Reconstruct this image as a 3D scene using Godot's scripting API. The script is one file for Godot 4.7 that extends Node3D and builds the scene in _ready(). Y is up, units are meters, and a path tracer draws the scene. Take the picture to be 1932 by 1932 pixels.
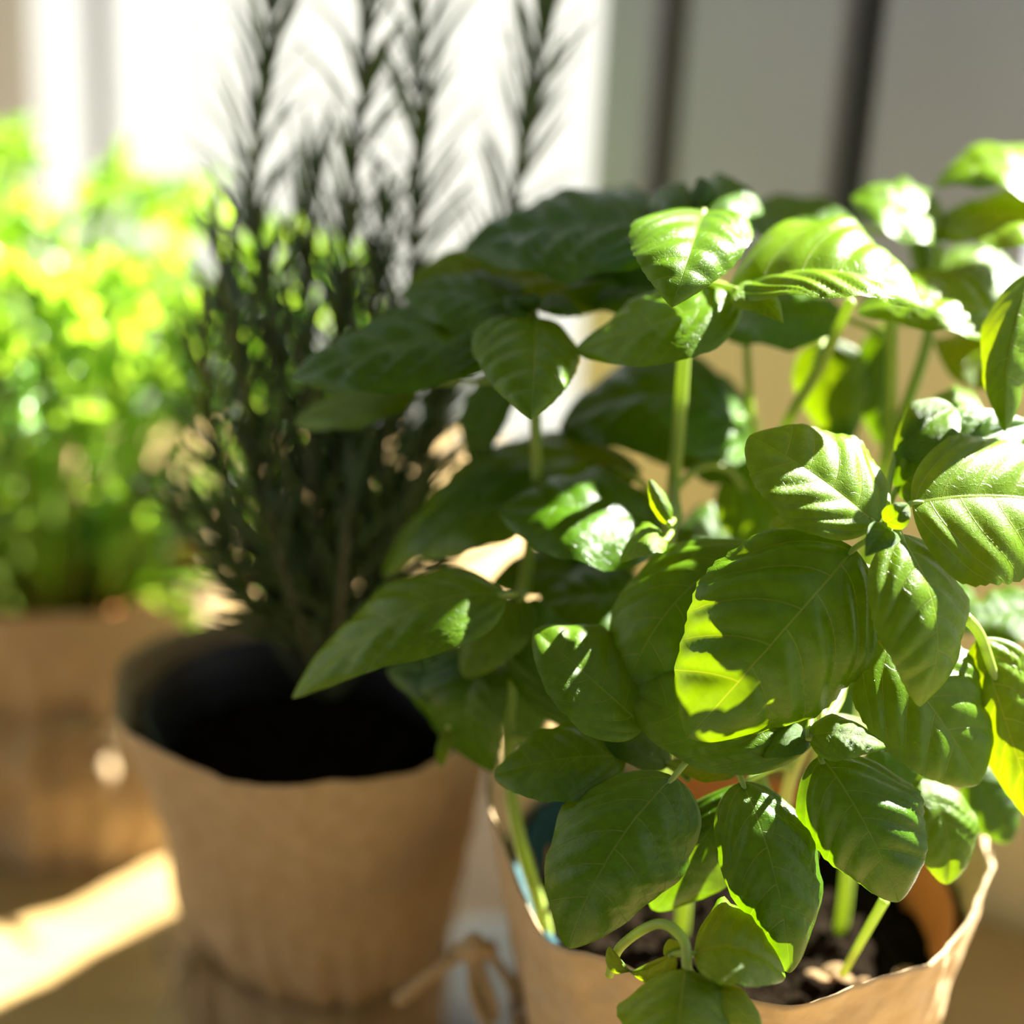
extends Node3D

# Potted herbs in kraft paper on a wooden table beside a window post.
# World: y up, table top at y = 0.75, the camera looks along -z and down.

const TABLE_Y := 0.75
const F_PX := 3900.0                      # focal length in pixels of a 1932 pixel frame
const PITCH := 24.0
const ROLL := 3.2

var cam_xf: Transform3D
var rng := RandomNumberGenerator.new()
var M := {}
var taken := {}


func _ready() -> void:
	rng.seed = 11
	set_camera()
	set_light()
	make_materials()
	build_setting()
	build_basil()
	build_rosemary()
	build_parsley()
	build_small_things()


# ------------------------------------------------------------------ camera, light

func set_camera() -> void:
	var p := deg_to_rad(PITCH)
	var q := deg_to_rad(ROLL)
	var right := Vector3.RIGHT
	var up := Vector3(0, cos(p), -sin(p))
	var fwd := Vector3(0, -sin(p), -cos(p))
	cam_xf = Transform3D(Basis(right * cos(q) + up * sin(q), up * cos(q) - right * sin(q), -fwd), Vector3(0, TABLE_Y + 0.34, 0))
	var cam := Camera3D.new()
	cam.name = "camera"
	add_child(cam)
	cam.transform = cam_xf
	var lens := CameraAttributesPhysical.new()
	lens.frustum_focal_length = 12.0 / tan(atan(966.0 / F_PX))
	lens.frustum_focus_distance = 0.388
	lens.frustum_near = 0.02
	lens.frustum_far = 200.0
	lens.exposure_aperture = 2.8
	cam.attributes = lens
	cam.fov = rad_to_deg(2.0 * atan(966.0 / F_PX))
	cam.current = true


func set_light() -> void:
	var env := Environment.new()
	env.background_mode = Environment.BG_SKY
	var sky := Sky.new()
	var sm := ProceduralSkyMaterial.new()
	sm.sky_top_color = Color(0.42, 0.52, 0.68)
	sm.sky_horizon_color = Color(1.0, 1.0, 1.0)
	sm.sky_curve = 0.5
	sm.ground_bottom_color = Color(0.60, 0.56, 0.50)
	sm.ground_horizon_color = Color(0.80, 0.78, 0.74)
	sm.sky_energy_multiplier = 2.2
	sm.ground_energy_multiplier = 1.0
	sky.sky_material = sm
	env.sky = sky
	env.background_energy_multiplier = 0.32
	env.tonemap_mode = Environment.TONE_MAPPER_LINEAR
	env.tonemap_exposure = 1.0
	env.sdfgi_enabled = true
	env.ssao_enabled = true
	env.ssil_enabled = true
	var we := WorldEnvironment.new()
	we.name = "surroundings"
	we.environment = env
	add_child(we)
	var sun := DirectionalLight3D.new()
	sun.name = "sun"
	sun.light_color = Color(1.0, 0.982, 0.945)
	sun.light_energy = 17.0
	sun.light_angular_distance = 0.6
	sun.sky_mode = DirectionalLight3D.SKY_MODE_LIGHT_ONLY
	sun.shadow_enabled = true
	add_child(sun)
	var az := deg_to_rad(42.0)             # to the right of straight ahead
	var el := deg_to_rad(37.0)
	var to_sun := Vector3(sin(az) * cos(el), sin(el), -cos(az) * cos(el))
	sun.look_at_from_position(to_sun, Vector3.ZERO, Vector3.UP)


# ------------------------------------------------------------------ helpers

func at(px: float, py: float, d: float) -> Vector3:
	# a point of the room, d metres in front of the lens
	return cam_xf * Vector3((px - 966.0) / F_PX * d, (966.0 - py) / F_PX * d, -d)


func gp(x: float, g: float, h: float) -> Vector3:
	# a point x to the right, g ahead of the camera's foot, h above the table
	return Vector3(x, TABLE_Y + h, -g)


func numbered(called: String) -> String:
	var n: int = taken.get(called, -1) + 1
	taken[called] = n
	return called if n == 0 else "%s_%03d" % [called, n]


func thing(called: String, label: String, category: String, where: Vector3) -> Node3D:
	var o := Node3D.new()
	o.name = numbered(called)
	add_child(o)
	o.position = where
	o.set_meta("label", label)
	o.set_meta("category", category)
	return o


func put(called: String, mesh: Mesh, mat: Material, parent: Node3D) -> MeshInstance3D:
	# mesh coordinates are world coordinates; the node stays at its parent's origin
	var o := MeshInstance3D.new()
	o.name = called
	o.mesh = mesh
	o.material_override = mat
	parent.add_child(o, true)
	var off := Vector3.ZERO
	var n: Node = parent
	while n is Node3D and n != self:
		off += (n as Node3D).position
		n = n.get_parent()
	o.position = -off
	return o


func struct(called: String, mesh: Mesh, mat: Material) -> MeshInstance3D:
	var o := put(called, mesh, mat, self)
	o.set_meta("kind", "structure")
	return o


func grid_mesh(pts: PackedVector3Array, uvs: PackedVector2Array, nu: int, nv: int, closed := false) -> ArrayMesh:
	# (nu + 1) rows of (nv + 1) points with smooth normals; closed wraps across v
	var nrm := PackedVector3Array()
	nrm.resize(pts.size())
	var w := nv + 1
	for i in nu + 1:
		for j in w:
			var a := pts[mini(i + 1, nu) * w + j] - pts[maxi(i - 1, 0) * w + j]
			var j1 := j + 1
			var j0 := j - 1
			if closed:
				j1 = 1 if j == nv else j + 1
				j0 = nv - 1 if j == 0 else j - 1
			else:
				j1 = mini(j + 1, nv)
				j0 = maxi(j - 1, 0)
			var b := pts[i * w + j1] - pts[i * w + j0]
			if b.length_squared() < 1e-14:
				var ii := 1 if i == 0 else (nu - 1 if i == nu else i)
				b = pts[ii * w + j1] - pts[ii * w + j0]
			var c := a.cross(b)
			nrm[i * w + j] = c.normalized() if c.length_squared() > 1e-22 else Vector3.UP
	var idx := PackedInt32Array()
	for i in nu:
		for j in nv:
			var k := i * w + j
			idx.append_array([k, k + 1, k + w, k + 1, k + w + 1, k + w])
	var arr := []
	arr.resize(Mesh.ARRAY_MAX)
	arr[Mesh.ARRAY_VERTEX] = pts
	arr[Mesh.ARRAY_NORMAL] = nrm
	arr[Mesh.ARRAY_TEX_UV] = uvs
	arr[Mesh.ARRAY_INDEX] = idx
	var m := ArrayMesh.new()
	m.add_surface_from_arrays(Mesh.PRIMITIVE_TRIANGLES, arr)
	return m


func spline(c: Array, n: int) -> Array:
	# Catmull-Rom through the points of c, n points per span
	var out := []
	for i in c.size() - 1:
		var p0: Vector3 = c[maxi(i - 1, 0)]
		var p1: Vector3 = c[i]
		var p2: Vector3 = c[i + 1]
		var p3: Vector3 = c[mini(i + 2, c.size() - 1)]
		for k in n:
			out.append(p1.cubic_interpolate(p2, p0, p3, float(k) / n))
	out.append(c[c.size() - 1])
	return out


func tube(path: Array, r0: float, r1: float, sides := 8) -> ArrayMesh:
	# a round stem along path, with domed ends
	var pts := PackedVector3Array()
	var uvs := PackedVector2Array()
	var n := path.size()
	var side := Vector3.RIGHT
	var rows := 0
	for i in n:
		var p: Vector3 = path[i]
		var t: Vector3 = (path[mini(i + 1, n - 1)] - path[maxi(i - 1, 0)]).normalized()
		side = (side - t * side.dot(t))
		if side.length() < 0.05:
			side = t.cross(Vector3.UP if absf(t.y) < 0.9 else Vector3.BACK)
		side = side.normalized()
		var up := side.cross(t)
		var f := float(i) / (n - 1)
		var r := lerpf(r0, r1, f)
		var rr := [r]
		var shift := [0.0]
		if i == 0:
			rr = [r * 0.05, r * 0.75, r]
			shift = [-r * 0.6, -r * 0.35, 0.0]
		elif i == n - 1:
			rr = [r, r * 0.75, r * 0.05]
			shift = [0.0, r * 0.35, r * 0.6]
		for k in rr.size():
			for j in sides + 1:
				var a := TAU * j / sides
				pts.append(p + t * shift[k] + (side * cos(a) + up * sin(a)) * rr[k])
				uvs.append(Vector2(float(j) / sides, f))
			rows += 1
	return grid_mesh(pts, uvs, rows - 1, sides, true)


func joined(meshes: Array) -> ArrayMesh:
	var st := SurfaceTool.new()
	st.begin(Mesh.PRIMITIVE_TRIANGLES)
	for m in meshes:
		st.append_from(m, 0, Transform3D())
	return st.commit()


func prism(foot: Array, y0: float, y1: float, bevel := 0.0015) -> ArrayMesh:
	# an upright block over a foot outline of Vector2 (x, z), its edges chamfered
	var poly := PackedVector2Array(foot)
	if not Geometry2D.is_polygon_clockwise(poly):
		poly.reverse()
	var small: PackedVector2Array = Geometry2D.offset_polygon(poly, -bevel, Geometry2D.JOIN_MITER)[0]
	if not Geometry2D.is_polygon_clockwise(small):
		small.reverse()
	# line the shrunk outline up with the full one
	if small.size() == poly.size():
		var best := 0
		for k in small.size():
			if small[k].distance_to(poly[0]) < small[best].distance_to(poly[0]):
				best = k
		var turned := PackedVector2Array()
		for k in small.size():
			turned.append(small[(k + best) % small.size()])
		small = turned
	else:
		small = poly
	var st := SurfaceTool.new()
	st.begin(Mesh.PRIMITIVE_TRIANGLES)
	st.set_smooth_group(-1)
	var rings := [[small, y0], [poly, y0 + bevel], [poly, y1 - bevel], [small, y1]]
	var n := poly.size()
	for r in 3:
		var a: PackedVector2Array = rings[r][0]
		var b: PackedVector2Array = rings[r + 1][0]
		for k in n:
			var k2 := (k + 1) % n
			var p := Vector3(a[k].x, rings[r][1], a[k].y)
			var q := Vector3(a[k2].x, rings[r][1], a[k2].y)
			var s := Vector3(b[k2].x, rings[r + 1][1], b[k2].y)
			var t := Vector3(b[k].x, rings[r + 1][1], b[k].y)
			for v in [p, s, q, p, t, s]:
				st.add_vertex(v)
	var tri := Geometry2D.triangulate_polygon(small)
	for k in range(0, tri.size(), 3):
		var a := small[tri[k]]
		var b := small[tri[k + 1]]
		var c := small[tri[k + 2]]
		if (b - a).cross(c - a) > 0:
			var keep := b
			b = c
			c = keep
		for v in [Vector3(a.x, y1, a.y), Vector3(c.x, y1, c.y), Vector3(b.x, y1, b.y)]:
			st.add_vertex(v)
		for v in [Vector3(a.x, y0, a.y), Vector3(b.x, y0, b.y), Vector3(c.x, y0, c.y)]:
			st.add_vertex(v)
	st.generate_normals()
	return st.commit()


# ------------------------------------------------------------------ materials

func lin(r: float, g: float, b: float) -> Color:
	return Color(r, g, b).linear_to_srgb()


func flat(color: Color, rough := 0.7, spec := 0.5) -> StandardMaterial3D:
	var m := StandardMaterial3D.new()
	m.albedo_color = color
	m.roughness = rough
	m.metallic_specular = spec
	return m


func noise_tex(freq: float, c0: Color, c1: Color, seed_: int, octaves := 4, size := 512) -> NoiseTexture2D:
	var n := FastNoiseLite.new()
	n.seed = seed_
	n.frequency = freq
	n.fractal_octaves = octaves
	var t := NoiseTexture2D.new()
	t.width = size
	t.height = size
	t.seamless = true
	t.noise = n
	var g := Gradient.new()
	g.set_color(0, c0)
	g.set_color(1, c1)
	t.color_ramp = g
	return t


func bumpy(m: StandardMaterial3D, freq: float, depth: float, seed_: int, octaves := 4) -> void:
	m.heightmap_enabled = true
	m.heightmap_texture = noise_tex(freq, Color.BLACK, Color.WHITE, seed_, octaves)
	m.heightmap_scale = depth


func triplanar(m: StandardMaterial3D, scale: float) -> void:
	m.uv1_triplanar = true
	m.uv1_world_triplanar = true
	m.uv1_scale = Vector3.ONE * scale


# the side veins of a basil leaf: where each leaves the midrib (along the length) on either side
const VEINS_A := [0.02, 0.17, 0.36, 0.55, 0.73]
const VEINS_B := [0.00, 0.10, 0.27, 0.46, 0.66]


func vein_u(k: int, second: bool, a: float) -> float:
	# how far along the leaf vein k is, a half-widths out from the midrib
	var u: float = VEINS_B[k] if second else VEINS_A[k]
	return u + 0.13 * a + 0.30 * a * a * (1.0 - 0.55 * u)


func relief(u: float, v: float) -> float:
	# 0 in the veins, up to 1 on the blade between them; v in half-widths
	var a := absf(v)
	var d := 1.0
	for k in 5:
		d = minf(d, absf(u - vein_u(k, v > 0.0, a)))
	var side := 1.0 - exp(-pow(d / 0.050, 1.5))
	var mid := 1.0 - exp(-pow(a / 0.14, 1.5))
	return side * mid


func leaf_pictures() -> Array:
	# colour and fine relief of a basil blade: veins, network, glands
	var w := 1024
	var h := 768
	var im := Image.create(w, h, false, Image.FORMAT_RGB8)
	var blade := lin(0.145, 0.285, 0.004)
	im.fill(blade)
	var hi := Image.create(w, h, false, Image.FORMAT_L8)
	hi.fill(Color(0.6, 0.6, 0.6))
	var n := FastNoiseLite.new()
	n.seed = 5
	n.frequency = 0.012
	n.fractal_octaves = 3
	var n2 := FastNoiseLite.new()
	n2.seed = 9
	n2.noise_type = FastNoiseLite.TYPE_CELLULAR
	n2.cellular_return_type = FastNoiseLite.RETURN_DISTANCE2_SUB
	n2.frequency = 0.02
	var small := Image.create(w / 2, h / 2, false, Image.FORMAT_RGB8)
	var small_h := Image.create(w / 2, h / 2, false, Image.FORMAT_L8)
	for y in h / 2:
		for x in w / 2:
			var a := n.get_noise_2d(x * 2, y * 2)
			var c := n2.get_noise_2d(x * 2, y * 2)          # -1 on the cell borders
			var k := clampf(1.0 + 0.16 * a, 0.7, 1.3)
			var net := clampf(1.0 - (c + 1.0) * 5.0, 0.0, 1.0)
			small.set_pixel(x, y, lin(0.145 * k + 0.01 * net, 0.285 * k + 0.015 * net, 0.004 * k))
			small_h.set_pixel(x, y, Color.from_hsv(0, 0, 0.62 + 0.06 * a - 0.12 * net + rng.randf_range(-0.05, 0.05)))
	small.resize(w, h, Image.INTERPOLATE_CUBIC)
	small_h.resize(w, h, Image.INTERPOLATE_CUBIC)
	im.copy_from(small)
	hi.copy_from(small_h)
	var pale := lin(0.25, 0.37, 0.04)
	for second in [false, true]:
		var s := 1.0 if second else -1.0
		for k in 5:
			for q in 900:
				var a := q / 900.0
				var x := vein_u(k, second, a) * w
				var y := (0.5 + s * a * 0.5) * h
				stroke(im, hi, x, y, lerpf(2.8, 0.7, a), pale)
			# finer veins that fork off each side vein
			for j in 7:
				var a0 := 0.16 + 0.12 * j
				var x0 := vein_u(k, second, a0) * w
				var y0 := (0.5 + s * a0 * 0.5) * h
				for q in 60:
					var f := q / 60.0
					stroke(im, hi, x0 + f * 62.0, y0 - s * f * f * 26.0 + sin(f * 7.0 + j) * 2.0, 0.5, blade.lerp(pale, 0.35))
	for q in 1400:
		stroke(im, hi, q * w / 1400.0, h * 0.5, lerpf(5.5, 1.3, q / 1400.0), pale)
	return [ImageTexture.create_from_image(im), ImageTexture.create_from_image(hi)]


func stroke(im: Image, hi: Image, x: float, y: float, r: float, c: Color) -> void:
	var ri := int(ceil(r + 1.0))
	for dy in range(-ri, ri + 1):
		for dx in range(-ri, ri + 1):
			var px := int(x) + dx
			var py := int(y) + dy
			if px < 0 or py < 0 or px >= im.get_width() or py >= im.get_height():
				continue
			var d := Vector2(px + 0.5 - x, py + 0.5 - y).length()
			var k := clampf(r + 0.5 - d, 0.0, 1.0)
			if k > 0.0:
				im.set_pixel(px, py, im.get_pixel(px, py).lerp(c, k * 0.8))
				hi.set_pixel(px, py, hi.get_pixel(px, py).lerp(Color(0.3, 0.3, 0.3), k * 0.7))


func leafy(tint: Color, through: Color, rough: float, tex: Array) -> StandardMaterial3D:
	var m := flat(tint, rough, 0.34)
	m.albedo_texture = tex[0]
	m.heightmap_enabled = true
	m.heightmap_texture = tex[1]
	m.heightmap_scale = 0.03
	m.backlight_enabled = true
	m.backlight = through
	return m


func make_materials() -> void:
	var tex := leaf_pictures()
	# the tones of the leaves themselves: mature, middle, young
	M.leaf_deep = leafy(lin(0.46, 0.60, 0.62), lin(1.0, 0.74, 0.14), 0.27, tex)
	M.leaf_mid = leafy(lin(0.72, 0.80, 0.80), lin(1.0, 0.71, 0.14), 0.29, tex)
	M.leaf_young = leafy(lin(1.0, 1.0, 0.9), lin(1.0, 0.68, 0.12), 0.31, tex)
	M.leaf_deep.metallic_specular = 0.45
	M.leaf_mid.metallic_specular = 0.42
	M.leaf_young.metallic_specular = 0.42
	M.stem = flat(lin(0.26, 0.36, 0.06), 0.45)
	M.stem.backlight_enabled = true
	M.stem.backlight = lin(0.35, 0.45, 0.05)
	M.stem_pale = flat(lin(0.46, 0.47, 0.15), 0.5)
	M.stem_pale.backlight_enabled = true
	M.stem_pale.backlight = lin(0.35, 0.36, 0.08)

	var kraft := flat(Color.WHITE, 0.8, 0.3)
	kraft.albedo_texture = noise_tex(0.03, lin(0.40, 0.285, 0.148), lin(0.52, 0.395, 0.23), 3, 5)
	triplanar(kraft, 9.0)
	bumpy(kraft, 0.05, 0.03, 4)
	M.kraft = kraft
	M.lining = flat(lin(0.55, 0.54, 0.50), 0.7, 0.3)

	var wood := flat(Color.WHITE, 0.4)
	var wn := FastNoiseLite.new()
	wn.seed = 8
	wn.frequency = 0.012
	wn.domain_warp_enabled = true
	wn.domain_warp_amplitude = 14.0
	wn.domain_warp_frequency = 0.01
	var wim := Image.create(512, 512, false, Image.FORMAT_RGB8)
	for y in 512:
		for x in 512:
			var k := 0.5 + 0.5 * wn.get_noise_2d(x * 0.35, y * 5.0) + 0.18 * wn.get_noise_2d(x * 1.5, y * 30.0)
			wim.set_pixel(x, y, lin(lerpf(0.26, 0.44, k), lerpf(0.17, 0.30, k), lerpf(0.06, 0.12, k)))
	wood.albedo_texture = ImageTexture.create_from_image(wim)
	triplanar(wood, 3.0)
	M.wood = wood

	M.paint = flat(lin(0.37, 0.40, 0.53), 0.6)
	bumpy(M.paint, 0.02, 0.02, 21)
	triplanar(M.paint, 4.0)
	M.groove = flat(lin(0.16, 0.16, 0.155), 0.7)
	M.tan = flat(lin(0.72, 0.64, 0.42), 0.75, 0.3)  # warm bounce light on the lower pier, put into the colour
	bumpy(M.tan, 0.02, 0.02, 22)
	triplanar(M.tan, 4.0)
	M.white = flat(lin(0.44, 0.47, 0.49), 0.5)
	M.grey = flat(lin(0.050, 0.058, 0.064), 0.7)
	M.plaster = flat(lin(0.36, 0.345, 0.29), 0.9, 0.2)
	bumpy(M.plaster, 0.03, 0.1, 23)
	triplanar(M.plaster, 1.5)
	M.paving = flat(Color.WHITE, 0.9, 0.2)
	M.paving.albedo_texture = noise_tex(0.02, lin(0.086, 0.088, 0.079), lin(0.102, 0.104, 0.094), 24)
	triplanar(M.paving, 0.6)

	M.soil = flat(Color.WHITE, 1.0, 0.05)
	M.soil.albedo_texture = noise_tex(0.06, lin(0.004, 0.003, 0.002), lin(0.013, 0.009, 0.005), 31)
	triplanar(M.soil, 14.0)
	bumpy(M.soil, 0.07, 0.12, 32)
	M.terracotta = flat(lin(0.50, 0.175, 0.055), 0.75, 0.3)
	bumpy(M.terracotta, 0.04, 0.03, 33)
	triplanar(M.terracotta, 8.0)
	M.teal = flat(lin(0.010, 0.042, 0.048), 0.7, 0.25)
	M.black_plastic = flat(lin(0.012, 0.012, 0.012), 0.5)
	M.twine = flat(lin(0.42, 0.32, 0.18), 0.9, 0.2)
	bumpy(M.twine, 0.1, 0.03, 34)
	triplanar(M.twine, 40.0)
	M.straw = flat(lin(0.17, 0.115, 0.055), 0.9, 0.2)
	M.cloth = flat(lin(0.46, 0.50, 0.54), 0.9, 0.2)

	M.needle = flat(lin(0.056, 0.095, 0.016), 0.42)
	M.needle.backlight_enabled = true
	M.needle.backlight = lin(0.11, 0.17, 0.012)
	M.needle_light = flat(lin(0.085, 0.15, 0.035), 0.42)
	M.needle_light.backlight_enabled = true
	M.needle_light.backlight = lin(0.10, 0.16, 0.02)
	M.twig = flat(lin(0.06, 0.065, 0.022), 0.7)
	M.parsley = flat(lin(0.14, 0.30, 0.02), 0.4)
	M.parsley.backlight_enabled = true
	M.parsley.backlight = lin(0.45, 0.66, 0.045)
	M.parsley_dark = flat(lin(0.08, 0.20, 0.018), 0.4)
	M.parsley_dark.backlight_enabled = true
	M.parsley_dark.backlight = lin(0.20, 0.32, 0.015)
	M.parsley_stem = flat(lin(0.24, 0.36, 0.05), 0.5)
	M.parsley_stem.backlight_enabled = true
	M.parsley_stem.backlight = lin(0.30, 0.42, 0.04)


# ------------------------------------------------------------------ the setting

func build_setting() -> void:
	# pale terrace floor that runs on behind the window
	struct("ground", prism([Vector2(-9, -1.5), Vector2(-2.3, -1.4), Vector2(-0.24, -1.0), Vector2(0.018, -0.60), Vector2(0.2, -0.48), Vector2(1.6, 0.45), Vector2(1.6, 3), Vector2(9, 3), Vector2(9, -14), Vector2(-9, -14)], -0.2, 0.0, 0.004), M.paving)
	M.boards = flat(lin(0.12, 0.105, 0.09), 0.6, 0.3)
	struct("floor", prism([Vector2(-2.3, -1.396), Vector2(-0.24, -0.996), Vector2(0.018, -0.596), Vector2(0.2, -0.476), Vector2(1.596, 0.454), Vector2(1.596, 2.3), Vector2(-2.3, 2.3)], -0.2, 0.0, 0.002), M.boards)
	# pier foot, its tan painted-in bounce light; above, the grey window post with two grooves
	var a := Vector2(0.018, -0.585)
	var d := Vector2(0.145 - 0.018, -0.50 + 0.585).normalized()
	var n := Vector2(d.y, -d.x)                # away from the room
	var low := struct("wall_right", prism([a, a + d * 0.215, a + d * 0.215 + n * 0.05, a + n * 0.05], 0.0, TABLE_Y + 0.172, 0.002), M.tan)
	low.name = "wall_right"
	var win := Node3D.new()
	win.name = "window_1"
	win.set_meta("kind", "structure")
	add_child(win)
	var y0 := TABLE_Y + 0.172
	var y1 := TABLE_Y + 1.25
	for s in [[0.0, 0.0160, 0.0], [0.0255, 0.0715, 0.003], [0.0840, 0.131, 0.002]]:
		var f: float = s[2]
		put("frame_post", prism([a + d * s[0] + n * f, a + d * s[1] + n * f, a + d * s[1] + n * 0.036, a + d * s[0] + n * 0.036], y0, y1, 0.003), M.paint, win)
	put("groove", prism([a + d * 0.0160 + n * 0.007, a + d * 0.0255 + n * 0.012, a + d * 0.0255 + n * 0.034, a + d * 0.0160 + n * 0.034], y0, y1, 0.0005), M.groove, win)
	put("groove", prism([a + d * 0.0715 + n * 0.020, a + d * 0.0840 + n * 0.006, a + d * 0.0840 + n * 0.034, a + d * 0.0715 + n * 0.034], y0, y1, 0.0005), M.groove, win)
	put("head_rail", prism([a + d * -0.9, a + d * 0.131, a + d * 0.131 + n * 0.05, a + d * -0.9 + n * 0.05], y1, y1 + 0.10, 0.003), M.paint, win)
	# far jamb of the window, seen past the parsley
	var c := Vector2(-0.218, -0.90)
	var e := Vector2(0.569, -0.822)
	var q := Vector2(0.822, 0.569)
	var jamb := Node3D.new()
	jamb.name = "window_2"
	jamb.set_meta("kind", "structure")
	add_child(jamb)
	for s in [[0.0, 0.027], [0.047, 0.080]]:
		put("frame_post", prism([c + e * s[0], c + e * s[1], c + e * s[1] - q * 0.05, c + e * s[0] - q * 0.05], 0.0, TABLE_Y + 1.25, 0.003), M.white, jamb)
	put("groove", prism([c + e * 0.027 - q * 0.022, c + e * 0.047 - q * 0.022, c + e * 0.047 - q * 0.046, c + e * 0.027 - q * 0.046], 0.0, TABLE_Y + 1.25, 0.0005), M.grey, jamb)
	struct("wall_left", prism([Vector2(-0.262, -1.0), Vector2(-0.262, -1.12), Vector2(-0.48, -1.16), Vector2(-0.48, -1.04)], 0.0, 2.6, 0.004), M.plaster)

	# unseen room behind the camera, added to block sky fill; open to the right
	M.ceiling = flat(lin(0.30, 0.29, 0.28), 0.9, 0.2)
	M.room = flat(lin(0.16, 0.16, 0.16), 0.9, 0.2)
	struct("ceiling", prism([Vector2(-2.3, -1.4), Vector2(-0.24, -1.0), Vector2(0.018, -0.60), Vector2(0.2, -0.48), Vector2(1.6, 0.45), Vector2(1.6, 2.3), Vector2(-2.3, 2.3)], 2.5, 2.65, 0.004), M.ceiling)
	struct("wall_back", prism([Vector2(-2.3, 2.2), Vector2(1.6, 2.2), Vector2(1.6, 2.3), Vector2(-2.3, 2.3)], 0.0, 2.5, 0.004), M.room)
	struct("wall_side", prism([Vector2(-2.3, 0.7), Vector2(-2.2, 0.7), Vector2(-2.2, 2.2), Vector2(-2.3, 2.2)], 0.0, 2.5, 0.004), M.room)
	struct("wall_added", prism([Vector2(1.5, 1.15), Vector2(1.6, 1.15), Vector2(1.6, 2.2), Vector2(1.5, 2.2)], 0.0, 2.5, 0.004), M.room)  # added out of view to narrow the right opening and cut fill

	var t := thing("table", "brown wooden table top under the three wrapped herb pots", "table", Vector3(-0.1, 0, -0.5))
	var b := a + d * 0.215
	put("table_top", prism([Vector2(-0.62, -0.14), Vector2(0.32, -0.14), Vector2(0.32, b.y + 0.004), b + Vector2(0.0, 0.004) + n * -0.002, a - n * 0.002, a - d * 0.006 + n * 0.06, Vector2(-0.01, -0.845), Vector2(-0.62, -0.845)], TABLE_Y - 0.03, TABLE_Y, 0.002), M.wood, t)
	for p in [Vector2(-0.57, -0.19), Vector2(0.27, -0.19), Vector2(-0.57, -0.80), Vector2(-0.06, -0.80)]:
		put("leg", prism([p + Vector2(-0.025, -0.025), p + Vector2(0.025, -0.025), p + Vector2(0.02, 0.02), p + Vector2(-0.025, 0.025)], 0.0, TABLE_Y - 0.03, 0.003), M.wood, t)


# ------------------------------------------------------------------ pots, paper and twine

func lathe(c: Vector3, prof: Array, seg := 64, wob := 0.0) -> ArrayMesh:
	# prof: (radius, height) pairs turned about the upright axis through c
	var pts := PackedVector3Array()
	var uvs := PackedVector2Array()
	for i in prof.size():
		for j in seg + 1:
			var a := TAU * j / seg
			var r: float = prof[i].x * (1.0 + wob * sin(a * 3.0 + 1.0))
			pts.append(c + Vector3(cos(a) * r, prof[i].y, sin(a) * r))
			uvs.append(Vector2(float(j) / seg, float(i) / prof.size()))
	return grid_mesh(pts, uvs, prof.size() - 1, seg, true)


func wrap_mesh(c: Vector3, r_top: float, r_bot: float, height: float, tie: float, rim: Callable, bulk: float, seed_: int, flap := 0.0, lean := 0.0) -> ArrayMesh:
	# a sheet of paper round a pot: outside up, over the rim and down inside; gathered where it is tied
	var nz := FastNoiseLite.new()
	nz.seed = seed_
	nz.frequency = 1.0
	var seg := 180
	var rows := 46
	var pts := PackedVector3Array()
	var uvs := PackedVector2Array()
	for i in rows * 2 + 1:
		var inner := i > rows
		var f := float(i) / rows if not inner else float(rows * 2 - i) / rows
		if inner:
			f = lerpf(0.45, 1.0, f)
		for j in seg + 1:
			var a := TAU * j / seg
			var dirv := Vector2(cos(a), sin(a))
			var top: float = height + float(rim.call(a))
			var y := f * top
			var g := y / height
			var r := lerpf(r_bot, r_top, clampf(g, 0.0, 1.15))
			var near_tie := exp(-pow((y - tie) / 0.006, 2.0))
			var under := clampf((tie - y) / 0.02, 0.0, 1.0)
			var pleat := sin(a * 17.0 + 3.0 * nz.get_noise_2d(dirv.x * 2.0, dirv.y * 2.0)) + 0.6 * sin(a * 29.0 + seed_)
			var broad := nz.get_noise_3d(dirv.x * 1.3, dirv.y * 1.3, y * 22.0)
			var crease := absf(nz.get_noise_3d(dirv.x * 2.6 + 9.0, dirv.y * 2.6, y * 55.0 + 4.0))
			r += -0.0016 * near_tie + under * (bulk * 0.0035 + minf(bulk, 0.7) * 0.0016 * pleat) + 0.0010 * pleat * clampf(1.0 - absf(y - tie) / 0.03, 0.0, 1.0)
			r += bulk * (0.0022 * broad + 0.0030 * crease) * clampf(1.1 - 0.7 * g, 0.1, 1.0)
			r += 0.0012 * sin(a * 2.0 + seed_) * g + 0.0022 * nz.get_noise_2d(dirv.x * 1.7 + 5.0, dirv.y * 1.7) * g * g
			if flap > 0.0:
				r += flap * exp(-pow(angle_difference(a, PI * 1.04) / 0.26, 2.0)) * smoothstep(0.080, 0.015, y)
			if inner:
				r -= 0.0009
			pts.append(c + Vector3(dirv.x * r + lean * (1.0 - g), y + 0.0006, dirv.y * r))
			uvs.append(Vector2(float(j) / seg, f))
	return grid_mesh(pts, uvs, rows * 2, seg, true)


func twine_mesh(path: Array, r := 0.0008) -> ArrayMesh:
	# two twisted strands
	var a := []
	var b := []
	var n := path.size()
	var run := 0.0
	for i in n:
		var t: Vector3 = (path[mini(i + 1, n - 1)] - path[maxi(i - 1, 0)]).normalized()
		var s := t.cross(Vector3.UP if absf(t.y) < 0.9 else Vector3.RIGHT).normalized()
		var u := t.cross(s)
		if i > 0:
			run += (path[i] - path[i - 1]).length()
		var o: Vector3 = (s * cos(run * 1500.0) + u * sin(run * 1500.0)) * r * 0.55
		a.append(path[i] + o)
		b.append(path[i] - o)
	return joined([tube(a, r * 0.75, r * 0.75, 6), tube(b, r * 0.75, r * 0.75, 6)])


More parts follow.
